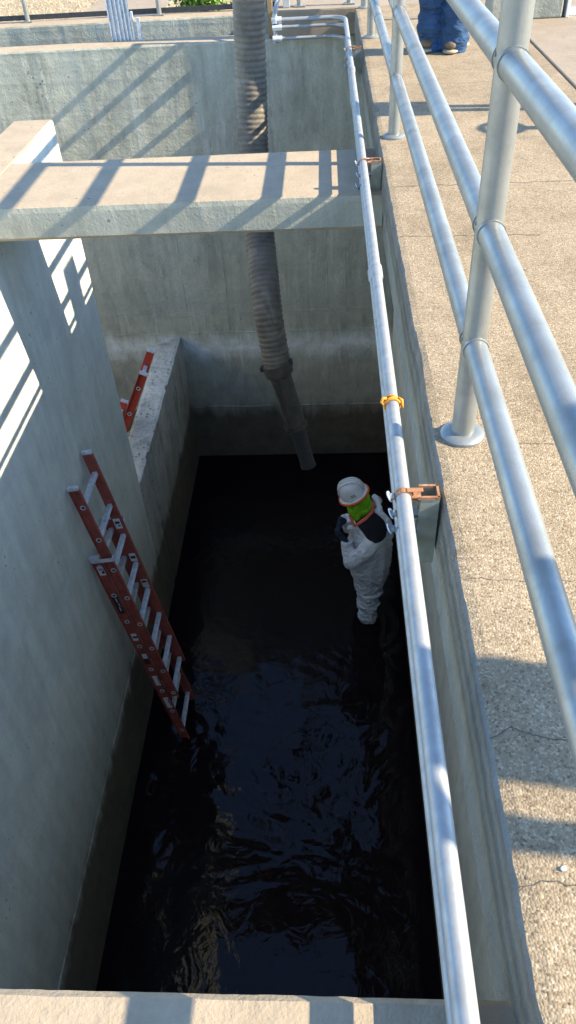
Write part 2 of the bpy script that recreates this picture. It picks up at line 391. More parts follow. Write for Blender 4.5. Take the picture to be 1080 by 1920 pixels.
# far platform on the same level, beyond a joint
pf = sweep('x', [(7.78, 0.0), (7.775, -0.012), (7.78, -0.20), (7.80, -0.21), (13.0, -0.21), (13.0, 0.0)], -0.44, 9.0, 0.05, 0.006, {0: (0.5, -0.5), 1: (1, 0.3)})
struct(pf.build('platform', 'slab2'))
# cracks in the deck as flat strips, the gap's darkness put into their colour
def crack(parent, pts, wd, seed):
    mb = MB(); P = []
    for (xa, ya), (xb, yb) in zip(pts[:-1], pts[1:]):
        k = max(2, int(math.hypot(xb-xa, yb-ya)/0.012))
        for i in range(k):
            t = i/k; x = xa+(xb-xa)*t; y = ya+(yb-ya)*t
            P.append((x, y+0.012*noise.noise(Vector((x*22, seed, 0)))+0.005*noise.noise(Vector((x*90, seed, 3)))))
    vs = []; fs = []
    for i, (x, y) in enumerate(P):
        hw = wd*(0.45+0.9*abs(noise.noise(Vector((x*40, seed, 9)))))
        vs += [(x, y-hw, 0.0015), (x, y+hw, 0.0015)]
        if i: fs.append((2*i-2, 2*i, 2*i+1, 2*i-1))
    mb.add(vs, fs); return mb.build('crack', 'crack', parent)
ORG[deck.name] = Vector((0, 0, 0))
crack(deck, [(0.262,0.70),(0.30,0.722),(0.37,0.70),(0.6,0.69),(0.9,0.71)], 0.0016, 1)
crack(deck, [(0.262,0.452),(0.30,0.47),(0.36,0.462),(0.7,0.455)], 0.0014, 5)
crack(deck, [(0.27,3.365),(0.5,3.36),(1.3,3.35)], 0.0022, 9)
crack(deck, [(0.27,2.83),(0.5,2.82),(0.8,2.8)], 0.0022, 13)
crack(deck, [(0.27,1.07),(0.45,1.065),(0.75,1.06)], 0.001, 17)
crack(deck, [(0.45,1.53),(0.75,1.5)], 0.001, 21)
crack(deck, [(0.27,5.06),(0.7,5.05),(1.3,5.04)], 0.002, 25)
# a few loose stones lying on the deck
for i in range(1):
    x, y = (random.uniform(0.3, 0.95), random.uniform(0.35, 4.5)) if i else (0.335, 0.485)
    r = random.uniform(0.0015, 0.0035) if i else 0.004
    s_ = MB(); s_.hull([((x, y, r*0.7), (r*1.3, r, r*0.8)), ((x+r*0.6, y+r*0.4, r*0.6), (r*0.8, r, r*0.6))], 1)
    tag(s_.build('pebble', 'white' if i == 0 else 'slab2', org=(x, y, 0)),
        'pale pebble on the sunlit deck, lower right' if i == 0 else 'tiny loose pebble lying on the aggregate deck', 'pebble', None if i == 0 else 'loose pebbles on the deck')

# walls and cross beams
def wall(name, mb, mat, label, org, cat='wall', bevel=0.012):
    return tag(mb.build(name, mat, org=org, bevel=bevel), label, cat)
BT = -0.125
wl = sweep('y', [(-1.74, BT-0.008), (-1.748, BT), (-1.99, BT), (-1.995, BT-0.008), (-1.995, -5.4), (-1.74, -5.4)], -3.4, 5.17, 0.03, 0.006, {0: (-0.6, -0.5), 1: (-0.8, -0.2), 2: (0.6, -0.2)})
def top_mat(o, mt):
    o.data.materials.append(M[mt])
    for p_ in o.data.polygons:
        if abs(p_.normal.z) > 0.75 and p_.center.z > 4.5: p_.material_index = 1
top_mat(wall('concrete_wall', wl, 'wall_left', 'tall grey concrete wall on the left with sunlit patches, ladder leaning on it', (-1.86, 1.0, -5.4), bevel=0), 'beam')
fw = sweep('x', [(7.85, -0.235), (7.857, -0.222), (8.10, -0.22), (8.10, -5.4), (7.85, -5.4)], -4.7, 0.72, 0.03, 0.006, {0: (0.8, -0.5), 1: (0.3, -0.4)})
top_mat(wall('concrete_wall', fw, 'wall_far', 'far concrete end wall behind the hanging hose, striped by railing shadows', (-2.0, 7.97, -5.4), bevel=0), 'beam')
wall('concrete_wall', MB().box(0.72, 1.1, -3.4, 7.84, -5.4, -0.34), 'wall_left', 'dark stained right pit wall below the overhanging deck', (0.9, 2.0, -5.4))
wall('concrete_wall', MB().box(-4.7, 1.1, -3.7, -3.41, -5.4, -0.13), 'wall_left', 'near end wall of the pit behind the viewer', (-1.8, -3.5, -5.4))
wall('concrete_wall', MB().box(-4.95, -4.71, -3.4, 9.0, -5.4, -0.13), 'wall_left', 'outer wall of the second channel beyond the left wall', (-4.8, 3.0, -5.4))
sw = sweep('x', [(8.9, -0.2), (8.907, -0.187), (9.2, -0.185), (9.2, -5.4), (8.9, -5.4)], -4.9, -0.46, 0.04, 0.006, {0: (0.8, -0.5), 1: (0.3, -0.4)})
top_mat(wall('concrete_wall', sw, 'wall_far', 'low kerb wall across the narrow channel at top left, dry grass behind', (-2.5, 9.05, -5.4), bevel=0), 'beam')
# weir wall between left wall and far wall, rough broken top
wz = -3.16; wv = MB(); nx2, ny2 = 14, 110; top = []
for j in range(ny2+1):
    for i in range(nx2+1):
        x = -1.985+0.245*i/nx2; y = 5.175+2.67*j/ny2
        q = Vector((x*14, y*14, 0)); e = 1-min(1, min(i, nx2-i)/2.0)
        h = 0.008*noise.noise(q)+0.006*noise.noise(q*2.7)-e*(0.006+0.016*max(0, noise.noise(Vector((y*7, i*0.2, 3)))))
        ex = 0.0
        if i == nx2: ex = -0.012*max(0, noise.noise(Vector((y*9, 2.2, 1))))
        if i == nx2 and (5.55 < y < 5.66 or 6.75 < y < 6.82): ex -= 0.03; h -= 0.02
        top.append((x+ex, y, wz+h))
tf = [(j*(nx2+1)+i, j*(nx2+1)+i+1, (j+1)*(nx2+1)+i+1, (j+1)*(nx2+1)+i) for j in range(ny2) for i in range(nx2)]
wv.add(top, tf); o_ = len(top)
R_ = [(j*(nx2+1)+nx2) for j in range(ny2+1)]; L_ = [(j*(nx2+1)) for j in range(ny2+1)]
for side, xs in ((R_, -1.744), (L_, -1.99)):
    base = len(wv.v); wv.v += [Vector((xs, wv.v[i].y, -5.4)) for i in side]
    for j in range(ny2):
        f_ = (side[j], base+j, base+j+1, side[j+1]); wv.f.append(f_ if side is R_ else f_[::-1])
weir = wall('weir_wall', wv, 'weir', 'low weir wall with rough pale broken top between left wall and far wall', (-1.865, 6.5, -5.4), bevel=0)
# cross beams (walkway slabs) spanning the pit
def beam(y0, y1, label, seed):
    pr = [(y0+0.02, BT), (y0+0.004, BT-0.006), (y0, BT-0.03), (y0, BT-0.15), (y0+0.01, BT-0.165), (y1-0.01, BT-0.165), (y1, BT-0.15), (y1, BT-0.015), (y1-0.012, BT)]
    b = sweep('x', pr, -1.738, DX+0.004, 0.015, 0.0045, {1: (0.8, -0.4), 2: (0.8, 0.1), 7: (-0.6, 0), 8: (-0.5, -0.2)}, seed=seed)
    o = wall('concrete_beam', b, 'beam', label, (-0.75, (y0+y1)/2, BT-0.165), 'beam', bevel=0)
    o.data.materials.append(M['beam_side'])
    for p_ in o.data.polygons:
        if abs(p_.normal.z) < 0.5: p_.material_index = 1
    return o
beam(3.64, 4.33, 'sunlit concrete cross beam over the pit with hose passing behind it', 3)
beam(-0.36, 0.352, 'concrete cross beam along the bottom edge of the picture', 11)
# thin form-joint ledges cast into the walls
def ledge(mb, label_parent, mat, name='form_joint'):
    return mb.build(name, mat, label_parent)
wleft = bpy.data.objects['concrete_wall']; wfar = bpy.data.objects['concrete_wall.001']
def jline(axis, a0, a1, fixed, z, r, outward, parent, mat, seed):
    mb = MB(); vs = []; fs = []; n = int((a1-a0)/0.02)
    for i in range(n+1):
        a = a0+(a1-a0)*i/n; zz = z+0.012*noise.noise(Vector((a*2.5, seed, 0))); rr = r*max(0.15, 0.55+noise.noise(Vector((a*8, seed, 5))))
        for dz, o in ((-rr*0.8, 0), (0, rr), (rr*0.8, 0)):
            vs.append((fixed+outward*o, a, zz+dz) if axis == 'y' else (a, fixed+outward*o, zz+dz))
        if i:
            b = (i-1)*3
            for k in range(2): fs.append((b+k, b+k+1, b+3+k+1, b+3+k))
    return mb.add(vs, fs).build('form_joint', mat, parent)
jline('y', -0.3, 5.17, -1.74, -4.08, 0.011, 1, wleft, 'weir', 2)
jline('y', 5.2, 7.84, -1.744, -4.12, 0.010, 1, weir, 'weir', 4)
jline('x', -1.74, 0.7, 7.85, -4.15, 0.016, -1, wfar, 'wall_far', 6)
jline('x', -4.6, 0.7, 7.85, -3.12, 0.010, -1, wfar, 'wall_far', 8)
jline('x', -4.6, 0.7, 7.85, -2.87, 0.008, -1, wfar, 'wall_far', 10)

def vseam(x, z0, z1, r, seed):
    mb = MB(); vs = []; fs = []; n = int((z1-z0)/0.03)
    for i in range(n+1):
        z = z0+(z1-z0)*i/n; xx = x+0.006*noise.noise(Vector((z*1.5, seed, 0))); rr = r*max(0.1, 0.5+noise.noise(Vector((z*6, seed, 5))))
        vs += [(xx-rr*1.4, 7.852, z), (xx, 7.85-rr, z), (xx+rr*1.4, 7.852, z)]
        if i: b = (i-1)*3; fs += [(b, b+3, b+4, b+1), (b+1, b+4, b+5, b+2)]
    return mb.add(vs, fs).build('form_seam', 'wall_far', wfar)
for i, (x, z0, z1) in enumerate(((-1.62, -3.1, -1.4), (-1.15, -3.1, -1.5), (-1.02, -4.1, -2.9), (-0.02, -4.1, -1.5), (0.18, -3.1, -1.6), (0.33, -4.8, -3.0), (-0.66, -3.1, -1.5))):
    vseam(x, z0, z1, 0.005, i*3.1)
# ------------------------------------------------------------------ guard rails
def guard_rail(label, posts, x, y0, y1, heights, group, pr=0.0285, rr=0.0275):
    t = thing('guard_rail', label, 'railing', (x, y0, 0), group)
    for h in heights:
        n = MB(); n.tube([(x, y0, h), (x, y1, h)], rr, 20); n.build('rail', 'rail', t, smooth='auto')
    for py in posts:
        p = MB(); p.tube([(x, py, 0.004), (x, py, heights[-1])], pr, 20); po = p.build('post', 'rail', t, smooth='auto')
        f = MB(); f.lathe([(0.0, 0.017), (pr+0.004, 0.017), (0.048, 0.014), (0.055, 0.008), (0.055, 0.0005), (0.0, 0.0005)], (x, py, 0), 28); f.build('base_flange', 'rail', po, smooth='auto')
        for h in heights:
            c = MB()
            for s in (-1, 1): c.tube([(x, py+s*0.026, h), (x, py+s*0.034, h)], rr+0.0025, 20)
            c.tube([(x-0.0305, py-0.0, h+0.012), (x-0.027, py-0.0, h+0.012)], 0.004, 8)
            c.build('weld_collar', 'rail', po, smooth='auto')
    return t
RX = 0.333
H4 = (0.262, 0.530, 0.835, 1.10)
rail1 = guard_rail('grey tubular guard rail along the deck edge, large in the right foreground', (-0.87, 1.568, 4.065, 6.475, 7.70), RX, -1.6, 7.72, H4, None)
for y, h in ((5.55, 0.262), (6.1, 0.262)):
    s_ = MB(); s_.tube([(RX, y, h), (RX, y+0.07, h)], 0.030, 18); s_.build('rail_sleeve', 'rail', rail1, smooth='auto')
def guard_rail_x(label, xs, y, z0, x0, x1, heights, mat='rail', r=0.022):
    t = thing('guard_rail', label, 'railing', (x0, y, z0))
    for h in heights: MB().tube([(x0, y, z0+h), (x1, y, z0+h)], r, 14).build('rail', mat, t, smooth='auto')
    for px in xs:
        p = MB(); p.tube([(px, y, z0+0.003), (px, y, z0+heights[-1])], r+0.002, 14); po = p.build('post', mat, t, smooth='auto')
        MB().box(px-0.05, px+0.05, y-0.04, y+0.04, z0+0.0006, z0+0.012).build('base_flange', mat, po, bevel=0.003)
    return t
guard_rail_x('grey guard rail on the far platform above the conduits', (-0.225, 0.212), 7.93, 0.0, -0.42, 0.33, (0.53, 0.835, 1.1))
tb = guard_rail_x('grey guard rail on the kerb wall behind the channel, dark toe board', (-4.6, -3.08, -1.70, -0.6), 9.12, -0.185, -4.9, -0.5, (0.53, 0.835, 1.1))
MB().box(-4.9, -0.5, 9.145, 9.155, -0.17, -0.125).build('toe_board', 'rubber', tb)

# ------------------------------------------------------------------ conduits, brackets, strap
def arc(c, r, a0, a1, n, z, fx=1, fy=1):
    return [(c[0]+fx*r*math.cos(a0+(a1-a0)*i/n), c[1]+fy*r*math.sin(a0+(a1-a0)*i/n), z) for i in range(n+1)]
PX = 0.167
def conduit(label, x, z, zf, r, yend, cpl, xl=-0.40, bend=0.14):
    t = thing('conduit', label, 'pipe', (x, 2.0, z), 'conduits along the deck edge')
    pts = [(x, -1.6, z), (x, 2.0, z), (x, 5.0, z), (x, 6.6, (z+zf)/2)]
    pts += arc((x-bend, yend-bend), bend, 0, math.pi/2, 8, zf)
    pts += [(-0.2, yend, zf), (xl, yend, zf)]
    MB().tube(pts, r, 16).build('pipe', 'steel', t, smooth='auto')
    for y in cpl: MB().tube([(x, y, z), (x, y+0.01, z), (x, y+0.085, z), (x, y+0.095, z)], [r+0.001, r+0.0045, r+0.0045, r+0.001], 16).build('coupling', 'steel', t, smooth='auto')
    c = MB().tube([(xl-0.05, yend, zf), (xl+0.03, yend, zf)], r+0.009, 14); c.build('elbow_fitting', 'alu', t, smooth='auto')
    return t
conduit('thick upper galvanized conduit running along the deck edge, mostly sunlit', PX, -0.010, -0.025, 0.0180, 7.50, (2.50, 5.5))
conduit('middle galvanized conduit tucked under the thick one', PX+0.002, -0.064, -0.075, 0.0135, 7.49, (2.3, 4.9), bend=0.13)
conduit('lowest galvanized conduit of the three along the deck edge', PX+0.0, -0.114, -0.155, 0.0135, 7.47, (2.7, 5.2), bend=0.15)
def bracket(y, label):
    t = thing('pipe_bracket', label, 'bracket', (0.225, y, -0.2))
    # strut channel fixed to the slab face, open side towards the pit; upright
    x0, x1, d = 0.206, 0.249, 0.021
    st = MB(); st.box(x1-0.003, x1, y-d, y+d, -0.21, -0.002)
    for s in (-1, 1): st.box(x0, x1, y+s*d-0.0013, y+s*d+0.0013, -0.21, -0.002)
    for s in (-1, 1): st.box(x0-0.0015, x0+0.0015, y+s*(d-0.005)-0.005, y+s*(d-0.005)+0.005, -0.21, -0.002)
    st.build('strut_channel', 'greenstrut', t)
    rim = MB()
    rim.box(x1-0.0045, x1+0.001, y-d-0.002, y+d+0.002, -0.0018, 0.006)
    for s in (-1, 1): rim.box(x0-0.002, x1, y+s*d-0.003, y+s*d+0.003, -0.0018, 0.006)
    rim.build('rusty_channel_end', 'rust', t)
    for i, (px, z, r) in enumerate(((PX, -0.010, 0.018), (PX+0.002, -0.064, 0.0135), (PX+0.0, -0.114, 0.0135))):
        c = MB(); n = 14
        c.ring((px, y, z), (0, 1, 0), r+0.0005, r+0.003, 0.016, 22)
        c.box(px+r, x0+0.002, y-0.012, y+0.012, z-0.006, z-0.002); c.box(px+r, x0+0.002, y-0.012, y+0.012, z+0.002, z+0.006)
        cl = c.build('pipe_clamp', 'rust' if i == 0 else 'steel', t)
        MB().tube([(px-r-0.016, y, z), (px-r-0.003, y, z)], [0.0085, 0.0085], 12).build('clamp_bolt', 'steel', cl, smooth='auto')
        MB().ring((px-r-0.014, y, z), (1, 0, 0.55), 0.004, 0.014, 0.003, 18).build('washer', 'alu', cl)
    pl = MB().box(PX+0.006, 0.212, y-0.008, y+0.006, 0.009, 0.012); pl.build('rusty_plate', 'rust', t, bevel=0.002)
    return t
bracket(1.345, 'rusty bracket holding the conduits beside the worker, nearest to the viewer')
bracket(3.72, 'rusty bracket holding the conduits at the cross beam end')
bracket(6.15, 'farthest rusty bracket holding the conduits near the pit corner')
bracket(-1.0, 'pipe bracket behind the viewer')
sp = thing('strap', 'orange strap tied round the thick conduit', 'strap', (PX, 1.73, -0.02))
k = MB()
for i, (dy, tl, r) in enumerate(((0.0, 0.25, 0.0205), (0.008, -0.2, 0.0215), (-0.008, 0.1, 0.021))):
    ring = [(PX+r*math.cos(a), 1.73+dy+tl*r*math.cos(a), -0.010+r*math.sin(a)) for a in [2*math.pi*q/16 for q in range(17)]]
    k.tube(ring, 0.0032, 7, False)
k.build('wrap', 'strap', sp, smooth=True)
MB().tube([(PX-0.016, 1.73, 0.008), (PX-0.026, 1.727, 0.010), (PX-0.030, 1.72, 0.002), (PX-0.024, 1.716, -0.006)], [0.004, 0.0048, 0.004, 0.002], 7).build('knot', 'strap', sp, smooth=True)
MB().tube([(PX+0.016, 1.735, 0.006), (PX+0.026, 1.728, 0.002), (PX+0.028, 1.712, -0.012)], [0.004, 0.0045, 0.002], 7).build('tail', 'strap', sp, smooth=True)
# electrical stand at the platform corner where the conduits turn up
es = thing('conduit_riser', 'stand of vertical conduit fittings beside a brown post at the far platform corner', 'conduit riser', (-0.42, 7.52, -0.2))
MB().box(-0.51, -0.465, 7.90, 7.96, -0.219, 0.9).build('post', 'wood', es, bevel=0.004)
for z, r in ((-0.025, 0.032), (-0.075, 0.026), (-0.155, 0.026)):
    c = MB().tube([(-0.425, 7.50, z-0.02), (-0.425, 7.50, z+0.02)], [r*0.9, r], 12); c.build('elbow_body', 'alu', es, smooth='auto')
    MB().tube([(-0.425, 7.50, z-0.034), (-0.425, 7.50, z-0.022)], r*0.7, 10).build('lock_ring', 'rubber', es, smooth='auto')
MB().tube([(-0.425, 7.50, -0.19), (-0.425, 7.50, 0.02), (-0.415, 7.58, 0.06), (-0.40, 7.80, 0.10), (-0.395, 7.93, 0.2), (-0.395, 7.94, 1.0)], 0.019, 12).build('riser', 'steel', es, smooth='auto')
MB().tube([(-0.395, 7.935, 0.27), (-0.395, 7.94, 0.33)], 0.027, 12).build('union', 'alu', es, smooth='auto')
MB().box(-0.37, -0.31, 7.90, 7.96, 0.0006, 0.09).build('junction_box', 'panel', es, bevel=0.004)

# ------------------------------------------------------------------ vacuum hose
def catmull(P, n):
    out = []; P = [Vector(p) for p in P]; Q = [2*P[0]-P[1]]+P+[2*P[-1]-P[-2]]
    for i in range(1, len(Q)-2):
        a, b, c, d = Q[i-1:i+3]
        for k in range(n):
            t = k/n; out.append(0.5*((2*b)+(c-a)*t+(2*a-5*b+4*c-d)*t*t+(3*b-a-3*c+d)*t**3))
    out.append(P[-1]); return out
def resample(P, step):
    out = [P[0]]; acc = 0.0
    for a, b in zip(P[:-1], P[1:]):
        L = (b-a).length; d = step-acc
        while d <= L: out.append(a+(b-a)*(d/L)); d += step
        acc = (acc+L) % step
    return out
hz = thing('vacuum_hose', 'thick dark ribbed vacuum hose hanging behind the cross beam into the pit', 'hose', (-0.2, 5.05, -2.875))
def hs(p, Y): k = Y/p[1]; return (p[0]*k, Y, CAMZ+(p[2]-CAMZ)*k)
hp = resample(catmull([(-0.46,6.1,1.7),(-0.475,6.08,1.0),hs((-0.482,5.85,0.526),6.06),hs((-0.496,5.85,0.356),6.05),hs((-0.513,5.8,-0.094),6.05),hs((-0.52,5.65,-0.532),5.95),hs((-0.507,5.5,-1.046),5.68),(-0.471,5.3,-1.545),(-0.412,5.15,-1.972)], 40), 0.0075)
rads = []
for i, p in enumerate(hp):
    ph = (i % 5); rads.append(0.106+(0.0, 0.004, 0.0062, 0.0058, 0.003)[ph]+0.0035*noise.noise(Vector((i*0.21, 3, 1)))+0.004*noise.noise(Vector((i*0.013, 8, 1))))
ho = MB().tube(hp, rads, 40, True).build('ribbed_hose', 'hose', hz, smooth=True)
# flat joining tape strip & torn edges
e0 = Vector((-0.412, 5.15, -1.972)); e1 = Vector((-0.286, 5.10, -2.505)); e2 = Vector((-0.2, 5.05, -2.875)); hd = (e1-e0).normalized()
MB().tube([e0-hd*0.05, e0-hd*0.01, e0+hd*0.045, e0+hd*0.055], [0.117, 0.119, 0.114, 0.098], 36).build('hose_clamp', 'nozzle', hz, smooth='auto')
nz = MB().tube([e0+hd*0.03, e0+hd*0.10, e1-hd*0.02], [0.091, 0.086, 0.084], 32).build('suction_pipe', 'nozzle', hz, smooth='auto')
for d in (0.02, 0.0, -0.02): MB().tube([e1-hd*(0.03+d*1.0), e1-hd*(0.015+d)], 0.092, 32).build('cuff_ring', 'nozzle', hz, smooth='auto')
MB().tube([e1-hd*0.01, e1+(e2-e1)*0.25, e2], [0.068, 0.064, 0.062], 28).build('inlet_tube', 'rubber', hz, smooth='auto')
MB().ring(e2, (e2-e1), 0.054, 0.066, 0.02, 28).build('inlet_lip', 'rubber', hz)
perp = hd.cross(Vector((0, 1, 0))).normalized()
for s in (-1, 1):
    c = e0-hd*0.04+perp*0.12*s+Vector((0, -0.03, 0))
    MB().obox(c, perp*0.012, Vector((0, 0.02, 0)), hd*0.02).build('clamp_lug', 'rubber', nz, bevel=0.004)
for k_ in range(2):
    cp = [e0+hd*(0.05+0.46*t)+perp*(-0.05+0.025*k_+0.01*math.sin(6*t+k_))+Vector((0, -0.088, -0.03)) for t in [q/10 for q in range(11)]]
    MB().tube(cp, 0.006, 8).build('rope', 'nozzle', nz, smooth=True)

# ------------------------------------------------------------------ ladders
def ladder(label, top, foot, wdir, width, mat, sec, lap_t, stickers, tops=(0, 0)):
    """top/foot: points on the near rail of the fly section; wdir: towards the far rail."""
    top, foot, wdir = Vector(top), Vector(foot), Vector(wdir).normalized()
    d = (top-foot); L = d.length; d.normalize(); nrm = wdir.cross(d).normalized()
    if nrm.x < 0: nrm = -nrm             # outward, away from the wall
    t = thing('extension_ladder', label, 'ladder', foot, 'orange extension ladders')
    def P(s, w, n): return top-d*s+wdir*w+nrm*n
    D, FL, T = 0.036, 0.026, 0.0035
    def section(s0, s1, n0, w0, w1, first):
        for wi, w in enumerate((w0, w1)):
            out = -1 if wi == 0 else 1
            r = MB(); c = P((s0+s1)/2, w, n0); hl = d*((s1-s0)/2)
            r.obox(c, wdir*T/2, nrm*D, hl)
            for sg in (-1, 1): r.obox(c+wdir*out*FL/2+nrm*sg*(D-T/2), wdir*(FL/2-T*0.5), nrm*T/2, hl)
            ro = r.build('side_rail', mat, t)
            cp = MB(); cp.obox(P(s0-0.008, w+out*FL*0.45, n0), wdir*(FL*0.62), nrm*(D+0.003), d*0.012); cp.build('end_cap', 'alu', ro, bevel=0.004)
            s = first
            while s < s1-0.05:
                re_ = MB().ring(P(s, w+out*0.003, n0), wdir, 0.012, 0.020, 0.007, 18).build('rung_end', 'alu', ro); re_.data.materials.append(M['black'])
                q_ = MB().tube([P(s, w+out*0.0019, n0), P(s, w+out*0.0026, n0)], 0.0125, 14); q_.build('rung_hole_shade', 'black', ro)  # black disc: the shade inside the hollow rung is put into its colour
                s += 0.305
        s = first
        while s < s1-0.05:
            r = MB(); a, b = P(s, w0, n0), P(s, w1, n0); m = (a+b)/2; hw = (b-a)/2
            r.obox(m+nrm*0.0, hw*0.995, nrm*0.017, d*0.016)
            for q in (-1, 0, 1): r.obox(m+nrm*0.0175+d*0.009*q, hw*0.99, nrm*0.0015, d*0.0022)
            r.build('rung', 'alu', t, bevel=0.004); s += 0.305
    section(0.0, sec, 0.0, 0.0, width, 0.17)                      # fly
    section(lap_t, L+0.35, -0.080, -0.016, width+0.016, lap_t+0.10)   # base, behind the fly
    # guide brackets at the head of the base section
    for wi, w in enumerate((-0.016, width+0.016)):
        out = -1 if wi == 0 else 1
        b = MB(); b.obox(P(lap_t+0.02, w+out*0.024, -0.03), wdir*0.003, nrm*0.085, d*0.016)
        b.obox(P(lap_t+0.02, w+out*0.006, 0.05), wdir*0.022, nrm*0.003, d*0.016)
        b.build('guide_bracket', 'alu', t, bevel=0.002)
    for (s, ln, n0, mt, side, marks) in stickers:
        w = -0.0025 if side == 0 else width-0.0025
        if n0 < -0.01: w += -0.016 if side == 0 else 0.016
        so_ = MB().obox(P(s, w, n0), wdir*0.0006, nrm*0.026, d*(ln/2)).build('sticker', mt, t)
        for (u, v, hu, hv, mm) in marks:
            MB().obox(P(s+u, w-0.0008, n0+v), wdir*0.0004, nrm*hv, d*hu).build('print_mark', mm, so_)
    return t, P, nrm, d
BL = lambda *a: [(u, v, hu, hv, 'black') for u, v, hu, hv in a]
two = BL((-0.012, 0, 0.012, 0.018), (0.02, 0.008, 0.006, 0.01))
lad1, P1, n1_, d1 = ladder('orange extension ladder leaning on the left wall, feet in the black water', (-1.690, 3.712, -1.965), (-1.284, 3.692, -4.925), (0, 1, 0.0), 0.365,
    'orange_fg', 2.36, 0.62,
    [(0.66, 0.10, -0.004, 'white', 1, two), (1.02, 0.085, -0.004, 'white', 1, BL((0.0, 0, 0.014, 0.02))), (1.32, 0.09, -0.004, 'alu', 1, BL((-0.02, 0, 0.012, 0.02))),
     (0.76, 0.09, -0.080, 'white', 0, BL((-0.02, -0.005, 0.012, 0.012), (0.015, 0.006, 0.012, 0.01), (0.0, 0.014, 0.02, 0.003))),
     (1.13, 0.21, -0.080, 'black', 0, [(-0.05, 0, 0.02, 0.004, 'white'), (0.0, 0.004, 0.02, 0.003, 'white'), (0.05, -0.004, 0.02, 0.004, 'white')]),
     (1.52, 0.085, -0.080, 'white', 0, BL((0.0, 0, 0.012, 0.02))), (1.80, 0.14, -0.080, 'black', 0, [(-0.035, 0, 0.03, 0.02, 'white')]),
     (2.10, 0.13, -0.080, 'white', 0, BL((0.0, 0.014, 0.05, 0.003))), (2.42, 0.15, -0.080, 'white', 0, BL((0.0, 0.012, 0.05, 0.004)))])
lad2, P2, n2_, d2 = ladder('red extension ladder in the side channel, leaning on the weir wall', (-1.66, 5.75, -2.36), (-2.92, 5.75, -4.92), (0, 1, 0), 0.37,
    'red_fg', 1.5, 0.66, [(0.83, 0.075, -0.080, 'white', 0, [])])
# the size number on the sticker of the second ladder
tc = bpy.data.curves.new('number', 'FONT'); tc.body = '16'; tc.size = 0.05; tc.align_x = 'CENTER'; tc.align_y = 'CENTER'; tc.extrude = 0.0003
to = bpy.data.objects.new('tmp', tc); COL.objects.link(to)
dg = bpy.context.evaluated_depsgraph_get(); tm = bpy.data.meshes.new_from_object(to.evaluated_get(dg)); bpy.data.objects.remove(to)
tm.materials.clear(); tm.materials.append(M['black'])
st2 = [c for c in lad2.children if c.name.startswith('sticker')][0]
no = bpy.data.objects.new('size_number', tm); COL.objects.link(no); no.parent = st2
c_ = P2(0.83, -0.0215, -0.080)-ORG[lad2.name]
xa = n2_; ya = d2; za = Vector((0, -1, 0))
no.matrix_local = Matrix(((xa.x, ya.x, za.x, c_.x), (xa.y, ya.y, za.y, c_.y), (xa.z, ya.z, za.z, c_.z), (0, 0, 0, 1)))

# ------------------------------------------------------------------ people
def cloth(o, voxel=0.012, disp=0.0, size=0.08, smooth=6):
    r = o.modifiers.new('remesh', 'REMESH'); r.mode = 'VOXEL'; r.voxel_size = voxel; r.use_smooth_shade = True
    if smooth: s = o.modifiers.new('smooth', 'SMOOTH'); s.iterations = smooth; s.factor = 0.5
    if disp:
        tx = bpy.data.textures.new(o.name+'_folds', 'CLOUDS'); tx.noise_scale = size; tx.noise_depth = 2
        dm = o.modifiers.new('folds', 'DISPLACE'); dm.texture = tx; dm.strength = disp; dm.mid_level = 0.5; dm.texture_coords = 'LOCAL'
        t2 = bpy.data.textures.new(o.name+'_creases', 'MUSGRAVE'); t2.musgrave_type = 'RIDGED_MULTIFRACTAL'; t2.noise_scale = size*0.8; t2.octaves = 2
        d2_ = o.modifiers.new('creases', 'DISPLACE'); d2_.texture = t2; d2_.strength = disp*0.28; d2_.mid_level = 0.5; d2_.texture_coords = 'LOCAL'
    return o
def frame(fwd):
    f = Vector(fwd).normalized(); l = Vector((0, 0, 1)).cross(f).normalized(); return f, l
def hand(mb, wrist, dirv, palm, size=1.0, curl=0.5, thumb=1):
    """Palm and five separate bent fingers."""
    w = Vector(wrist); d = Vector(dirv).normalized(); pn = Vector(palm).normalized(); sd = d.cross(pn).normalized()*thumb
    mb.hull([(w, 0.024*size), (w+d*0.075*size+sd*0.03*size, 0.015*size), (w+d*0.08*size-sd*0.03*size, 0.014*size), (w+d*0.03*size+sd*0.025*size, 0.017*size)], 1)
    for i, (off, ln) in enumerate(((0.032, 0.072), (0.011, 0.08), (-0.011, 0.074), (-0.032, 0.058))):
        p = w+d*0.08*size+sd*off*size; a = 0.2+curl*0.5; dd = d
        for k, r in ((0.42, 0.0095), (0.32, 0.0088), (0.26, 0.008)):
            dd = (d*math.cos(a)+pn*math.sin(a)).normalized(); q = p+dd*ln*k*size
            mb.limb((p, r*size), (q, (r-0.0008)*size), seg=1); p = q; a += curl
    p = w+d*0.025*size+sd*0.03*size; q = p+(d*0.5+sd*0.6+pn*0.3).normalized()*0.042*size; e = q+(d*0.8+sd*0.1+pn*0.5).normalized()*0.032*size
    mb.limb((p, 0.013*size), (q, 0.0105*size), (e, 0.009*size), seg=1)
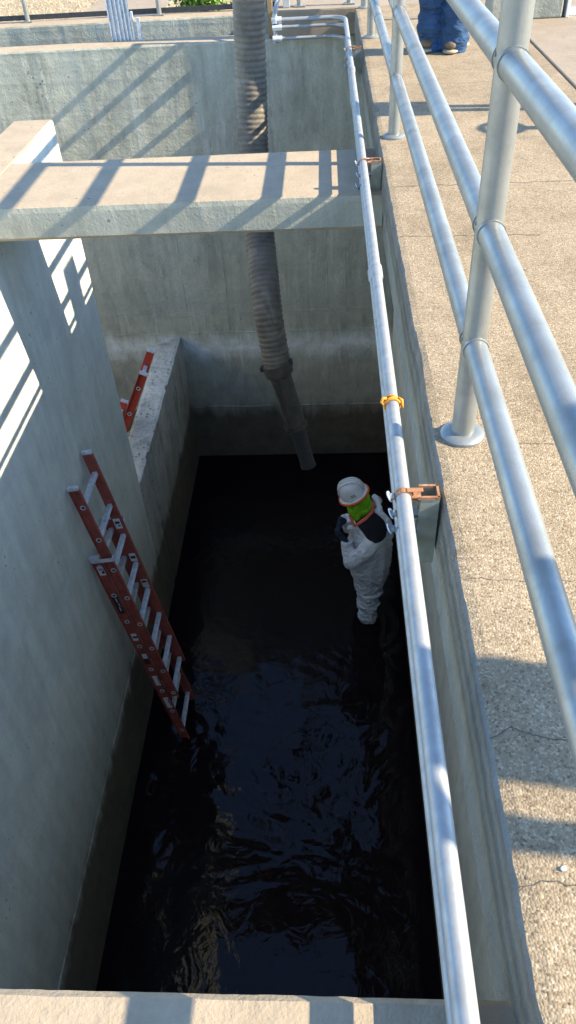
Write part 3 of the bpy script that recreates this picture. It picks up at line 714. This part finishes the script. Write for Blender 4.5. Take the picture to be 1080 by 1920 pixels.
def head(mb, c, fwd, up, s=1.0):
    """Skull, jaw, nose, brow, lips and ears as one surface."""
    c = Vector(c); f = Vector(fwd).normalized(); u = Vector(up).normalized(); l = u.cross(f).normalized()
    def q(a, b, h): return c+f*a*s+l*b*s+u*h*s
    mb.hull([(q(-0.015, 0, 0.035), 0.088*s), (q(0.02, 0, 0.03), 0.082*s)])
    mb.hull([(q(0.02, 0, 0.02), 0.075*s), (q(0.065, 0, -0.085), 0.03*s), (q(0.03, 0.035, -0.07), 0.03*s), (q(0.03, -0.035, -0.07), 0.03*s)])
    mb.hull([(q(0.098, 0, 0.02), 0.009*s), (q(0.118, 0, -0.022), 0.012*s), (q(0.095, 0, -0.028), 0.016*s)], 1)
    mb.hull([(q(0.088, 0.03, 0.028), 0.011*s), (q(0.088, -0.03, 0.028), 0.011*s)], 1)
    mb.hull([(q(0.092, 0.018, -0.055), 0.008*s), (q(0.092, -0.018, -0.055), 0.008*s)], 1)
    for sg in (-1, 1): mb.hull([(q(0.0, sg*0.088, 0.015), 0.013*s), (q(-0.005, sg*0.092, -0.02), 0.010*s)], 1)
def eyes(parent, c, fwd, up, s=1.0):
    c = Vector(c); f = Vector(fwd).normalized(); u = Vector(up).normalized(); l = u.cross(f).normalized()
    for sg in (-1, 1):
        e = MB(); e.hull([(c+f*0.089*s+l*sg*0.032*s+u*0.006*s, 0.010*s)], 2); e.build('eye', 'white', parent, smooth=True)
def hard_hat(parent, c, up, fwd, s=1.0):
    u = Vector(up).normalized(); f = (Vector(fwd)-Vector(fwd).dot(u)*u).normalized(); l = u.cross(f)
    mt = Matrix(((f.x, l.x, u.x), (f.y, l.y, u.y), (f.z, l.z, u.z))) @ Matrix.Diagonal((1.12*s, 1.0*s, 1.0*s))
    prof = [(0.0, 0.165), (0.03, 0.162), (0.058, 0.150), (0.082, 0.126), (0.098, 0.09), (0.107, 0.045), (0.111, 0.01), (0.113, 0.0)]
    h = MB().lathe(prof, c, 36, mt); ho_ = h.build('hard_hat', 'hat', parent, smooth=True)
    MB().lathe([(0.110, 0.012), (0.118, 0.004), (0.128, -0.002), (0.129, -0.006), (0.110, 0.002)], c, 36, mt).build('brim', 'hat', ho_, smooth=True)
    MB().lathe([(0.1275, 0.001), (0.136, -0.004), (0.138, -0.016), (0.131, -0.02), (0.126, -0.006)], c, 36, mt).build('brim_band', 'hatband', ho_, smooth=True)
    rd = MB()
    for k in (-1, 0, 1):
        pts = [Vector(c)+mt @ Vector((r*math.cos(0)*sg, 0.036*k, z+0.002)) for sg, (r, z) in [(-1, p) for p in prof[::-1][2:]]+[(1, p) for p in prof[1:-2]]]
        rd.tube(pts, 0.006*s if k else 0.009*s, 8)
    rd.build('crown_ridge', 'hat', ho_, smooth=True)
    # small dark lettering strips and front badge
    cc = Vector(c)
    for a, z in ((1.75, 0.062), (1.75, 0.046)):
        pts = [cc+mt @ Vector((0.106*math.cos(b)*(1-0.03*(z > 0.05)), 0.106*math.sin(b)*(1-0.03*(z > 0.05)), z)) for b in [a-0.2+0.4*q/6 for q in range(7)]]
        MB().tube(pts, 0.0035*s, 5).build('lettering', 'black', ho_)
    MB().obox(cc+mt @ Vector((0.098, 0.0, 0.095)), f*0.004, l*0.016, u*0.012).build('badge', 'black', ho_)
    MB().obox(cc+mt @ Vector((0.02, 0.111, 0.02)), f*0.02, l*0.004, u*0.01).build('side_slot', 'white', ho_)
    return ho_

# --- worker standing in the tank, facing left, arms folded to the chest
WX, WY = 0.36, 5.05
wk = thing('person', 'worker in grey coveralls, white hard hat and lime neck gaiter standing in the black water', 'person', (WX, WY, WZ))
F_, L_v = Vector((-1, 0, 0)), Vector((0, -1, 0))     # forward and the worker's left
hc = Vector((0.205, 5.05, -3.255)); hup = Vector((-0.36, 0, 0.93)).normalized(); hf = Vector((-0.93, 0, -0.36)).normalized()
b = MB(); head(b, hc, hf, hup); b.limb((hc+Vector((0.03, 0, -0.03)), 0.055), (Vector((0.31, 5.05, -3.42)), 0.062))
b.hull([((0.36, 5.05, -3.50), (0.08, 0.13, 0.07)), ((0.40, 5.05, -3.9), (0.10, 0.14, 0.1))])
for s in (-1, 1):
    b.limb(((0.38, 5.05+s*0.14, -3.55), 0.045), ((0.24, 5.05+s*0.21, -3.75), 0.036), ((0.185, 5.05+s*0.2, -3.80), 0.035))
    b.limb(((0.40, 5.05+s*0.09, -4.0), 0.085), ((0.345, 5.05+s*0.1, -4.45), 0.06), ((0.38, 5.05+s*0.1, -4.98), 0.045))
bo = b.build('body', 'skin', wk); cloth(bo, 0.009, 0, smooth=2); eyes(bo, hc, hf, hup)
c = MB()
# trunk: rounded back, baggy belly
c.hull([((0.365, 5.05, -3.56), (0.16, 0.225, 0.075)), ((0.355, 5.05, -3.78), (0.215, 0.235, 0.10))])
c.hull([((0.355, 5.05, -3.78), (0.215, 0.235, 0.10)), ((0.345, 5.05, -4.02), (0.222, 0.235, 0.10))])
c.hull([((0.345, 5.05, -4.02), (0.222, 0.235, 0.10)), ((0.36, 5.05, -4.22), (0.185, 0.205, 0.07))])
c.hull([((0.46, 5.05, -3.62), (0.075, 0.17, 0.10)), ((0.465, 5.05, -4.0), (0.075, 0.17, 0.10))])
for s in (-1, 1):
    y = 5.05+s*0.072
    c.hull([((0.36, y, -4.18), (0.17, 0.12, 0.08)), ((0.345, y, -4.36), (0.142, 0.11, 0.06))])
    z = -4.36; k = 0                                  # bunched trouser folds
    while z > -5.02:
        rr = 0.132+0.013*math.sin(k*2.1)-0.010*k*0.5+random.uniform(-0.006, 0.006)
        c.hull([((0.348+0.010*math.sin(k*1.7)+0.006*(k % 2), y, z), (max(0.09, rr), max(0.085, rr*0.85), 0.035)), ((0.348, y, z-0.05), (max(0.078, rr-0.022), 0.078, 0.03))])
        z -= 0.062; k += 1
cs = c.build('coveralls', 'suit', wk); cloth(cs, 0.0085, 0.020, 0.07, 3)
for s in (-1, 1):                       # sleeves folded in front of the chest
    a_ = MB(); e = 1 if s > 0 else 1.12
    a_.hull([((0.365, 5.05+s*0.195*e, -3.60), (0.085, 0.075, 0.075)), ((0.28, 5.05+s*0.235*e, -3.70), (0.088, 0.072, 0.082))])
    a_.hull([((0.28, 5.05+s*0.235*e, -3.70), (0.088, 0.072, 0.082)), ((0.175, 5.05+s*0.225*e, -3.83), (0.078, 0.066, 0.07))])
    a_.hull([((0.175, 5.05+s*0.225*e, -3.83), (0.078, 0.066, 0.07)), ((0.135, 5.05+s*0.17*e, -3.70), (0.06, 0.052, 0.055))])
    a_.ring((0.13, 5.05+s*0.15*e, -3.655), (0.1, s*0.3, -0.8), 0.03, 0.055, 0.03)
    cloth(a_.build('sleeve', 'suit', cs), 0.008, 0.018, 0.05, 3)
s_ = MB(); s_.hull([((0.335, 5.04, -3.465), (0.14, 0.22, 0.08)), ((0.39, 5.03, -3.55), (0.12, 0.272, 0.085))])
s_.hull([((0.31, 5.05, -3.40), (0.085, 0.1, 0.07)), ((0.35, 5.05, -3.48), (0.11, 0.17, 0.07))])
cloth(s_.build('shirt', 'shirt_dark', wk), 0.011, 0.012, 0.06)
# open collar of the coveralls running down the back
cl = MB(); cl.tube([(0.32, 5.03, -3.39), (0.42, 5.0, -3.385), (0.495, 4.97, -3.45), (0.53, 4.95, -3.56), (0.53, 4.95, -3.66)], [0.02, 0.026, 0.03, 0.034, 0.03], 12)
cl.tube([(0.43, 5.0, -3.37), (0.41, 5.12, -3.36), (0.39, 5.2, -3.38), (0.45, 5.21, -3.45)], [0.026, 0.03, 0.03, 0.03], 12)
cl.tube([(0.19, 4.93, -3.50), (0.16, 4.97, -3.55), (0.15, 5.0, -3.62)], [0.018, 0.026, 0.02], 10)
cloth(cl.build('collar', 'suit', wk), 0.009, 0.012, 0.05, 4)
gt = MB(); gt.hull([((0.245, 5.05, -3.255), (0.10, 0.10, 0.05)), ((0.255, 5.05, -3.37), (0.10, 0.115, 0.04))])
gt.hull([((0.18, 5.05, -3.36), (0.05, 0.085, 0.05)), ((0.20, 4.985, -3.435), (0.035, 0.03, 0.035))])
gt.hull([((0.27, 5.05, -3.34), (0.10, 0.12, 0.05)), ((0.22, 4.97, -3.43), (0.03, 0.03, 0.03))])
go = gt.build('neck_gaiter', 'gaiter', wk); cloth(go, 0.008, 0.014, 0.045, 4)
tr = MB(); tr.tube([(0.155, 4.945, -3.37), (0.178, 4.925, -3.43), (0.205, 4.915, -3.475), (0.245, 4.91, -3.435), (0.30, 4.915, -3.385), (0.355, 4.95, -3.345), (0.375, 5.05, -3.335), (0.34, 5.16, -3.37)], [0.012, 0.014, 0.015, 0.016, 0.016, 0.015, 0.014, 0.012], 10)
tr.build('gaiter_trim', 'coral', go, smooth=True)
gl = MB()
hand(gl, (0.12, 4.90, -3.645), (-0.6, 0.3, 0.5), (0.3, 0.8, 0.3), 1.15, 0.75, 1)
cloth(gl.build('glove', 'glove', wk), 0.0055, 0, smooth=2)
gl = MB(); hand(gl, (0.115, 5.15, -3.63), (-0.5, -0.5, 0.45), (0.3, -0.7, 0.3), 1.15, 0.8, -1)
cloth(gl.build('glove', 'glove', wk), 0.0055, 0, smooth=2)
wk.location.y += 0.08; wk.location.z -= 0.07
hat = hard_hat(wk, hc+hup*0.05-hf*0.005, (-0.44, -0.02, 0.9), hf, 0.98)

# --- a standing person in jeans (used on the deck; seen from the knees down at the top of the frame)
def standing(label, base, fwd, top_mat, arm_pose, stance=0.13, trouser='denim', hat_on=True):
    bx, by = base; f, l = frame(fwd)
    def rr3(a, b_, c_): return (a, b_, c_) if abs(f.x) > abs(f.y) else (b_, a, c_)
    t = thing('person', label, 'person', (bx, by, 0))
    def q(a, s, z): return Vector((bx, by, 0))+f*a+l*s+Vector((0, 0, z))
    h_c = q(0.01, 0, 1.62)
    b = MB(); head(b, h_c, f, (0, 0, 1)); b.limb((h_c+Vector((0, 0, -0.05)), 0.055), (q(-0.01, 0, 1.44), 0.062))
    b.hull([(q(0, 0.12, 1.38), 0.08), (q(0, -0.12, 1.38), 0.08), (q(0, 0, 1.0), 0.11)])
    for s in (-1, 1):
        b.limb((q(0, s*0.09, 0.92), 0.085), (q(0.02, s*stance, 0.48), 0.06), (q(0, s*stance, 0.08), 0.042))
        e, w_ = arm_pose[0 if s > 0 else 1]
        b.limb((q(0, s*0.185, 1.39), 0.045), (q(e[0], s*e[1], e[2]), 0.03), (q(w_[0], s*w_[1], w_[2]), 0.029))
        hand(b, q(w_[0], s*w_[1], w_[2]), q(w_[0], s*w_[1], w_[2])-q(e[0], s*e[1], e[2]), -l*s, 1.0, 0.35, s)
    bo = b.build('body', 'skin', t); cloth(bo, 0.009, 0, smooth=2); eyes(bo, h_c, f, (0, 0, 1))
    j = MB(); j.hull([(q(0, 0.075, 0.93), rr3(0.125, 0.125, 0.1)), (q(0, -0.075, 0.93), rr3(0.125, 0.125, 0.1)), (q(0, 0, 1.03), rr3(0.14, 0.14, 0.04))])
    for s in (-1, 1):
        j.limb((q(0, s*0.09, 0.9), 0.105), (q(0.015, s*(0.04+stance*0.5), 0.68), 0.095), (q(0.03, s*stance, 0.47), 0.082))
        z = 0.47; k = 0
        while z > 0.03:
            rr = 0.092+0.008*math.sin(k*2.3+s)+random.uniform(-0.004, 0.006)
            j.hull([(q(0.03-0.03*(0.47-z)+0.008*math.sin(k*1.9), s*stance, z), (rr, rr, 0.03)), (q(0.015, s*stance, z-0.045), (rr-0.012, rr-0.012, 0.025))]); z -= 0.055; k += 1
    cloth(j.build('jeans', trouser, t), 0.010, 0.016, 0.09, 3)
    for s in (-1, 1):
        sh = MB(); sh.hull([(q(-0.05, s*stance, 0.05), rr3(0.045, 0.045, 0.03)), (q(0.06, s*stance, 0.055), rr3(0.05, 0.05, 0.04)), (q(0.155, s*(stance+0.015), 0.045), rr3(0.045, 0.045, 0.03))])
        so_ = sh.build('shoe', 'boot', t); cloth(so_, 0.008, 0.004, 0.03, 2)
        sl_ = MB(); sl_.hull([(q(-0.06, s*stance, 0.0155), rr3(0.05, 0.05, 0.014)), (q(0.17, s*(stance+0.015), 0.0155), rr3(0.048, 0.05, 0.014))]); sl_.build('sole', 'sole', so_, smooth=True)
    sh = MB(); sh.hull([(q(0, 0.13, 1.38), rr3(0.10, 0.09, 0.09)), (q(0, -0.13, 1.38), rr3(0.10, 0.09, 0.09)), (q(0.02, 0, 1.15), rr3(0.125, 0.19, 0.06))])
    sh.hull([(q(0.02, 0, 1.15), rr3(0.125, 0.19, 0.06)), (q(0.0, 0, 0.97), rr3(0.13, 0.185, 0.05))])
    for s in (-1, 1):
        e, w_ = arm_pose[0 if s > 0 else 1]
        sh.limb((q(0, s*0.18, 1.39), 0.066), (q(e[0], s*e[1], e[2]), 0.036), (q(w_[0]*0.85+e[0]*0.15, s*(w_[1]*0.85+e[1]*0.15), w_[2]*0.85+e[2]*0.15), 0.029))
    cloth(sh.build('shirt', top_mat, t), 0.011, 0.02, 0.08, 4)
    if hat_on: hard_hat(t, h_c+Vector((0, 0, 0.065)), (0, 0, 1), f, 0.98)
    return t
standing('person in blue jeans and tan boots standing on the deck at the top', (0.775, 5.91), (0.42, 0.9, 0), 'shirt_tan', (((0.0, 0.24, 1.12), (0.16, 0.20, 0.95)), ((0.0, 0.24, 1.12), (0.16, 0.20, 0.95))), stance=0.085)
# an unseen colleague, guessed right of the view, whose shadow falls across the near deck
standing('guessed, unseen second person standing on the deck beyond the right edge, casting the near shadow', (2.12, 0.56), (0.0, -1, 0), 'shirt_tan', (((0.195, 0.22, 1.13), (0.215, 0.2, 0.86)), ((0.195, 0.22, 1.13), (0.215, 0.2, 0.86))), stance=0.10)

# ------------------------------------------------------------------ things around the far end
# ribbed aluminium gate frame standing in the narrow channel
gf = thing('gate_frame', 'ribbed aluminium gate guide post standing on the far wall', 'gate frame', (-1.88, 8.18, -0.6))
MB().box(-1.985, -1.80, 8.13, 8.15, -0.6, 1.15).build('web', 'alu', gf)
for i, x in enumerate((-1.985, -1.945, -1.905, -1.868, -1.835, -1.80)):
    MB().box(x-0.006, x+0.006, 8.105, 8.1295, -0.6, 1.15).build('rib', 'alu', gf, bevel=0.002)
MB().box(-1.787, -1.772, 8.11, 8.17, -0.6, 0.0).build('guide_angle', 'alu', gf)
MB().box(-1.74, -1.715, 8.12, 8.17, -0.6, -0.05).build('guide_angle', 'alu', gf)
# low concrete kerb block and white stanchions at upper right
kb = thing('kerb_block', 'low rough concrete block at the upper right edge of the deck', 'concrete block', (1.6, 6.95, 0))
MB().box(1.25, 1.785, 6.80, 7.1, 0.0065, 0.235).build('block', 'wall_far', kb, bevel=0.012)
MB().box(1.24, 1.795, 6.785, 7.115, 0.2355, 0.29).build('cap', 'slab2', kb, bevel=0.012)
ps = thing('stanchion', 'white pipe stanchion on a base plate beside the low concrete block', 'post', (1.97, 6.95, 0))
MB().box(1.86, 2.2, 6.86, 7.06, 0.0065, 0.03).build('base_plate', 'hat', ps, bevel=0.004)
for x in (1.945, 2.03): MB().tube([(x, 6.95, 0.031), (x, 6.95, 1.0)], 0.02, 14).build('pipe', 'hat', ps, smooth='auto')
MB().box(1.812, 1.835, 6.80, 7.1, 0.0065, 0.5).build('side_plate', 'hat', ps, bevel=0.003)
# unseen control box on two legs, guessed and added for its shadow across the deck
cb = thing('guessed_control_box', 'guessed grey control box on two legs, unseen right of the view, added for its shadow', 'control box', (2.2, 4.47, 0))
for dy in (-0.036, 0.036): MB().box(2.17, 2.23, 4.36+dy-0.026, 4.36+dy+0.026, 0.007, 1.05).build('leg', 'steel', cb)
MB().box(2.12, 2.30, 4.23, 4.49, 1.051, 1.60).build('box', 'panel', cb, bevel=0.01)
MB().box(2.108, 2.119, 4.25, 4.47, 1.07, 1.58).build('door', 'panel', cb, bevel=0.004)
# unseen valve stand, a guess added to cast the ring shadow on the deck
vs_ = thing('guessed_valve_stand', 'guessed valve operator stand with hand wheel, unseen right of the view, added for its shadow', 'valve stand', (2.35, 3.97, 0))
MB().lathe([(0.0, 0.9), (0.03, 0.9), (0.035, 0.5), (0.06, 0.12), (0.1, 0.03), (0.1, 0.0065), (0, 0.0065)], (2.35, 3.97, 0), 18).build('pedestal', 'panel', vs_, smooth='auto')
wl_ = MB(); wl_.tube([(2.35+0.10*math.cos(a), 3.97+0.10*math.sin(a), 0.95) for a in [2*math.pi*i/24 for i in range(25)]], 0.014, 8, False)
for i in range(3):
    a = 2*math.pi*i/3; wl_.tube([(2.35, 3.97, 0.95), (2.35+0.1*math.cos(a), 3.97+0.1*math.sin(a), 0.95)], 0.01, 6)
wl_.build('hand_wheel', 'rubber', vs_, smooth=True)
# shrub beyond the kerb
def shrub(label, base, h, rx, ry, n, seed):
    rnd = random.Random(seed); t = thing('shrub', label, 'shrub', base)
    bx, by, bz = base; lv = MB(); st = MB()
    tips = []
    for i in range(26):
        a = rnd.uniform(0, 2*math.pi); r = rnd.random()**0.5; e = Vector((bx+rx*r*math.cos(a), by+ry*r*math.sin(a), bz+h*rnd.uniform(0.45, 1.0)))
        mdl = Vector((bx, by, bz))*0.5+e*0.5+Vector((rnd.uniform(-.06, .06), rnd.uniform(-.06, .06), 0.05))
        st.tube([(bx+rnd.uniform(-.08, .08), by+rnd.uniform(-.08, .08), bz), mdl, e], [0.008, 0.006, 0.002], 5); tips += [(mdl, e)]
    for i in range(n):
        m_, e = rnd.choice(tips); u = rnd.uniform(-0.75, 1.0); p = m_*(1-u)+e*u+Vector([rnd.gauss(0, 0.07) for _ in range(3)])
        if p.z < bz+0.02: p.z = bz+rnd.uniform(0.02, 0.15)
        d = Vector([rnd.gauss(0, 1) for _ in range(3)]).normalized(); s = d.cross(Vector((rnd.gauss(0, 1), rnd.gauss(0, 1), 1))).normalized()
        ln, wd_ = rnd.uniform(0.03, 0.07), rnd.uniform(0.012, 0.024); up = d.cross(s)*0.008
        lv.add([p, p+d*ln*0.5+s*wd_+up, p+d*ln, p+d*ln*0.5-s*wd_+up], [(0, 1, 2), (0, 2, 3)])
    st.build('stems', 'wood', t); lv.build('foliage', 'leaf', t); return t
shrub('green leafy shrub behind the kerb wall at the top left', (-1.36, 9.72, -0.27), 0.5, 0.40, 0.25, 4200, 3)
# pale path and dry grass beyond the kerb
struct(MB().box(-2.75, -1.8, 9.35, 11.6, -0.32, -0.262).build('path', 'slab2', bevel=0.01))
gr = MB(); rnd = random.Random(5)
for i in range(9000):
    x, y = rnd.uniform(-4.9, -1.9), rnd.uniform(9.28, 11.9)
    if x > -2.8+0.25*noise.noise(Vector((y*2, 0, 0))) and 9.3 < y < 10.95: continue
    a = rnd.uniform(0, 6.28); ln = rnd.uniform(0.03, 0.11); d = Vector((math.cos(a), math.sin(a), rnd.uniform(0.05, 0.5))); s = Vector((-math.sin(a), math.cos(a), 0))*0.003
    p = Vector((x, y, -0.268)); gr.add([p-s, p+s, p+d*ln], [(0, 1, 2)])
go_ = gr.build('dry_grass', 'straw'); struct(go_, 'stuff'); go_['label'] = 'matted dry straw coloured grass beyond the kerb wall'
